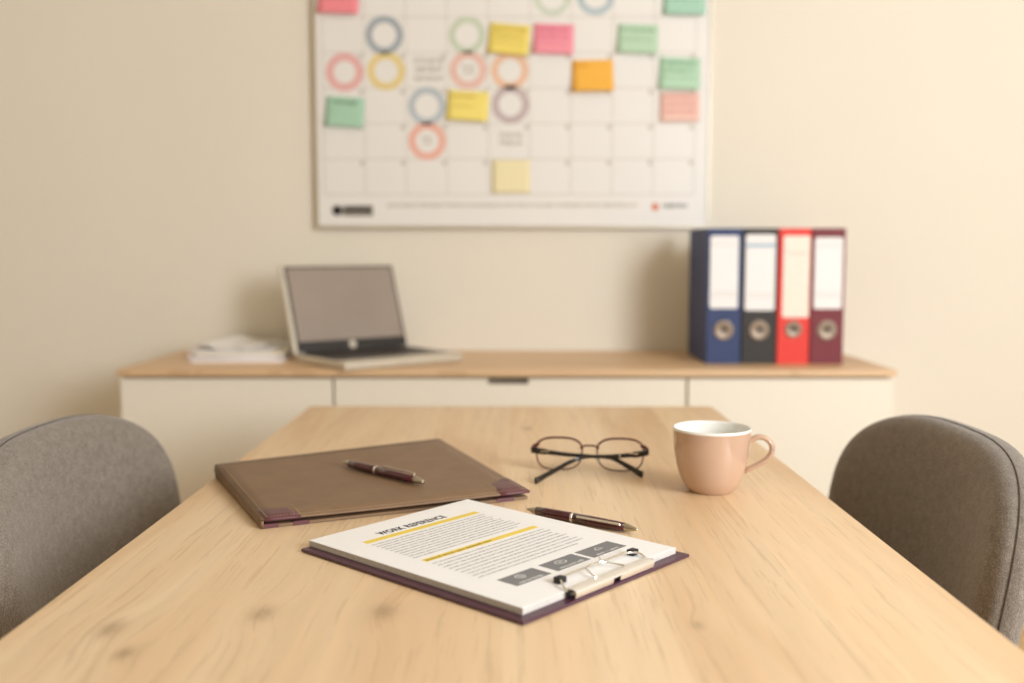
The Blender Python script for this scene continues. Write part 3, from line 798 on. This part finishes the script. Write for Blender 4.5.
# local: x across, -y towards the camera, z up; frame plane at y = 0 leaning slightly
def lens_outline(sgn, n=44):
    pts = []
    for i in range(n):
        a1 = 2*PI*i/n; c, s = math.cos(a1), math.sin(a1)
        e = 3.7
        x = .0276*math.copysign(abs(c)**(2/e), c); zz = .0212*math.copysign(abs(s)**(2/e), s)
        x *= 1+.06*(zz/.0205)                       # wider on top
        if x*sgn > 0: zz += .0015*(abs(x)/.0265)**2*(1 if zz < 0 else -1.6)
        else: zz += .0028*(abs(x)/.0265)**2*(1.3 if zz < 0 else -1.0)
        xx = sgn*.0369+x
        pts.append(Vector((xx, .06*(abs(xx)**2)*10*.12, .0230+zz)))
    return pts
tiltm = Matrix.Rotation(math.radians(-6), 4, 'X')
SCL = 1.06; SX = 1.09
def G(p): return tiltm @ (Vector((p[0]*SX, p[1], p[2]))*SCL)
for sgn in (-1, 1):
    pts = [G(p) for p in lens_outline(sgn)]
    bm = bmesh.new(); tube(bm, pts, [.0015 if p.z > .030 else .00105 for p in pts], 8, True); obj('rim', bm, M['redframe'], t, True)
    bm = bmesh.new(); c0 = sum(pts, Vector())/len(pts)
    f = [[c0+(p-c0)*.985+Vector((0, dy, 0)) for p in pts] for dy in (-.0007, .0007)]
    rings_mesh(bm, f); obj('lens', bm, M['lens'], t)
    bm = bmesh.new(); lathe(bm, [(0, .0012), (.003, .0009), (.0036, 0), (.003, -.0009), (0, -.0012)], 14, Matrix.Translation(G((sgn*.0085, -.005, .018))) @ Matrix.Rotation(sgn*math.radians(65), 4, 'Y') @ Matrix.Diagonal((1.9, 1, 1, 1)))
    pd = obj('nose_pad', bm, M['pad'], t, True)
    bm = bmesh.new(); tube(bm, [G(p) for p in catmull([(sgn*.0105, 0, .024), (sgn*.0095, -.003, .023), (sgn*.0088, -.004, .019)], 4)], .0005, 6); obj('pad_arm', bm, M['steel'], pd, True)
    # end piece at the outer top corner
    bm = bmesh.new(); tube(bm, [G(p) for p in catmull([(sgn*.0615, 0, .035), (sgn*.066, .0002, .0335), (sgn*.0695, -.001, .0305), (sgn*.0700, -.003, .028)], 4)], [.0018]*12+[.0024], 8, flat=(.8, 1.3)); obj('end_piece', bm, M['redframe'], t, True)
bm = bmesh.new(); tube(bm, [G(p) for p in catmull([(-.0112, 0, .0305), (-.007, -.0006, .0335), (0, -.001, .0343), (.007, -.0006, .0335), (.0112, 0, .0305)], 6)], .0013, 8); obj('bridge', bm, M['redframe'], t, True)
def arm(path, name='temple'):
    path = [(p[0]*(SX if abs(p[0]) > .05 and p[1] > -.02 else 1.04), p[1], p[2]) for p in path]
    pts = catmull(path, 8); n = len(pts)
    rad = [.0038 if i/n < .16 else (.0030-.0010*min(1, (i/n-.16)/.3) if i/n < .5 else .0022+.0026*((i/n-.5)/.5)) for i in range(n)]
    bm = bmesh.new(); tube(bm, pts, rad, 10, flat=(.55, 1.15)); o = obj(name, bm, M['black_pl'], t, True)
    return o
h = .0275*SCL
a1 = arm([(-.0742, -.004, h+.0005), (-.060, -.0075, h-.0005), (-.03, -.0085, h-.004), (.005, -.0095, h-.0055), (.030, -.012, h-.0070), (.050, -.020, .0135), (.066, -.0290, .0058), (.0700, -.032, .0046)])
a2 = arm([(.0742, -.004, h+.0005), (.060, -.0125, h-.001), (.03, -.0150, h-.004), (-.002, -.0165, h-.0050), (-.022, -.024, .0195), (-.045, -.050, .0105), (-.062, -.077, .0050), (-.0655, -.084, .0044)])
bm = bmesh.new(); box(bm, .056, .067, -.0150, -.0138, h-.001, h+.0015); obj('temple_inlay', bm, M['steel'], a2)
bm = bmesh.new(); box(bm, -.068, -.056, -.0100, -.0088, h-.001, h+.0012); obj('temple_inlay', bm, M['steel'], a1)
bm = bmesh.new(); bmesh.ops.create_uvsphere(bm, u_segments=12, v_segments=8, radius=.0016, matrix=Matrix.Translation((.042, -.0165, h-.0025))); obj('rivet', bm, M['chrome'], a2, True)

# ------------------------------------------------------------------ mug
t = thing('mug', 'peach glazed coffee mug with white inside on the right of the table', 'mug', (.2515, 1.266, TZ), math.radians(-8))
outp = [(0, .0025), (.022, .0022), (.0245, .0002), (.0268, .0002), (.0285, .0022), (.0335, .0072), (.0380, .0150), (.0418, .0250), (.0447, .0360), (.0468, .0480), (.0482, .0600), (.0491, .0720), (.0496, .0800)]
inp = [(.0496, .0800), (.0497, .0822), (.0488, .0832), (.0474, .0826), (.0470, .0800), (.0460, .0660), (.0440, .0480), (.0405, .0300), (.0340, .0150), (.025, .0085), (0, .0070)]
bm = bmesh.new(); lathe(bm, outp, 64); obj('body', bm, M['mug'], t, True)
bm = bmesh.new(); lathe(bm, inp, 64); o = obj('inner_glaze', bm, M['mugin'], t, True); o['label'] = 'white glazed interior and rim'
hp = catmull([(.0470, 0, .0655), (.0570, 0, .0712), (.0670, 0, .0700), (.0745, 0, .0625), (.0752, 0, .0530), (.0700, 0, .0440), (.0600, 0, .0365), (.0510, 0, .0315), (.0455, 0, .0285), (.0420, 0, .0240)], 7)
n = len(hp)
bm = bmesh.new(); tube(bm, hp, [.0047 if i < n-10 else .0047-.0022*((i-n+10)/9) for i in range(n)], 14, flat=(1.25, .75), up=Vector((0, 1, 0)).cross(Vector((1, 0, 0))))
obj('handle', bm, M['mug'], t, True)
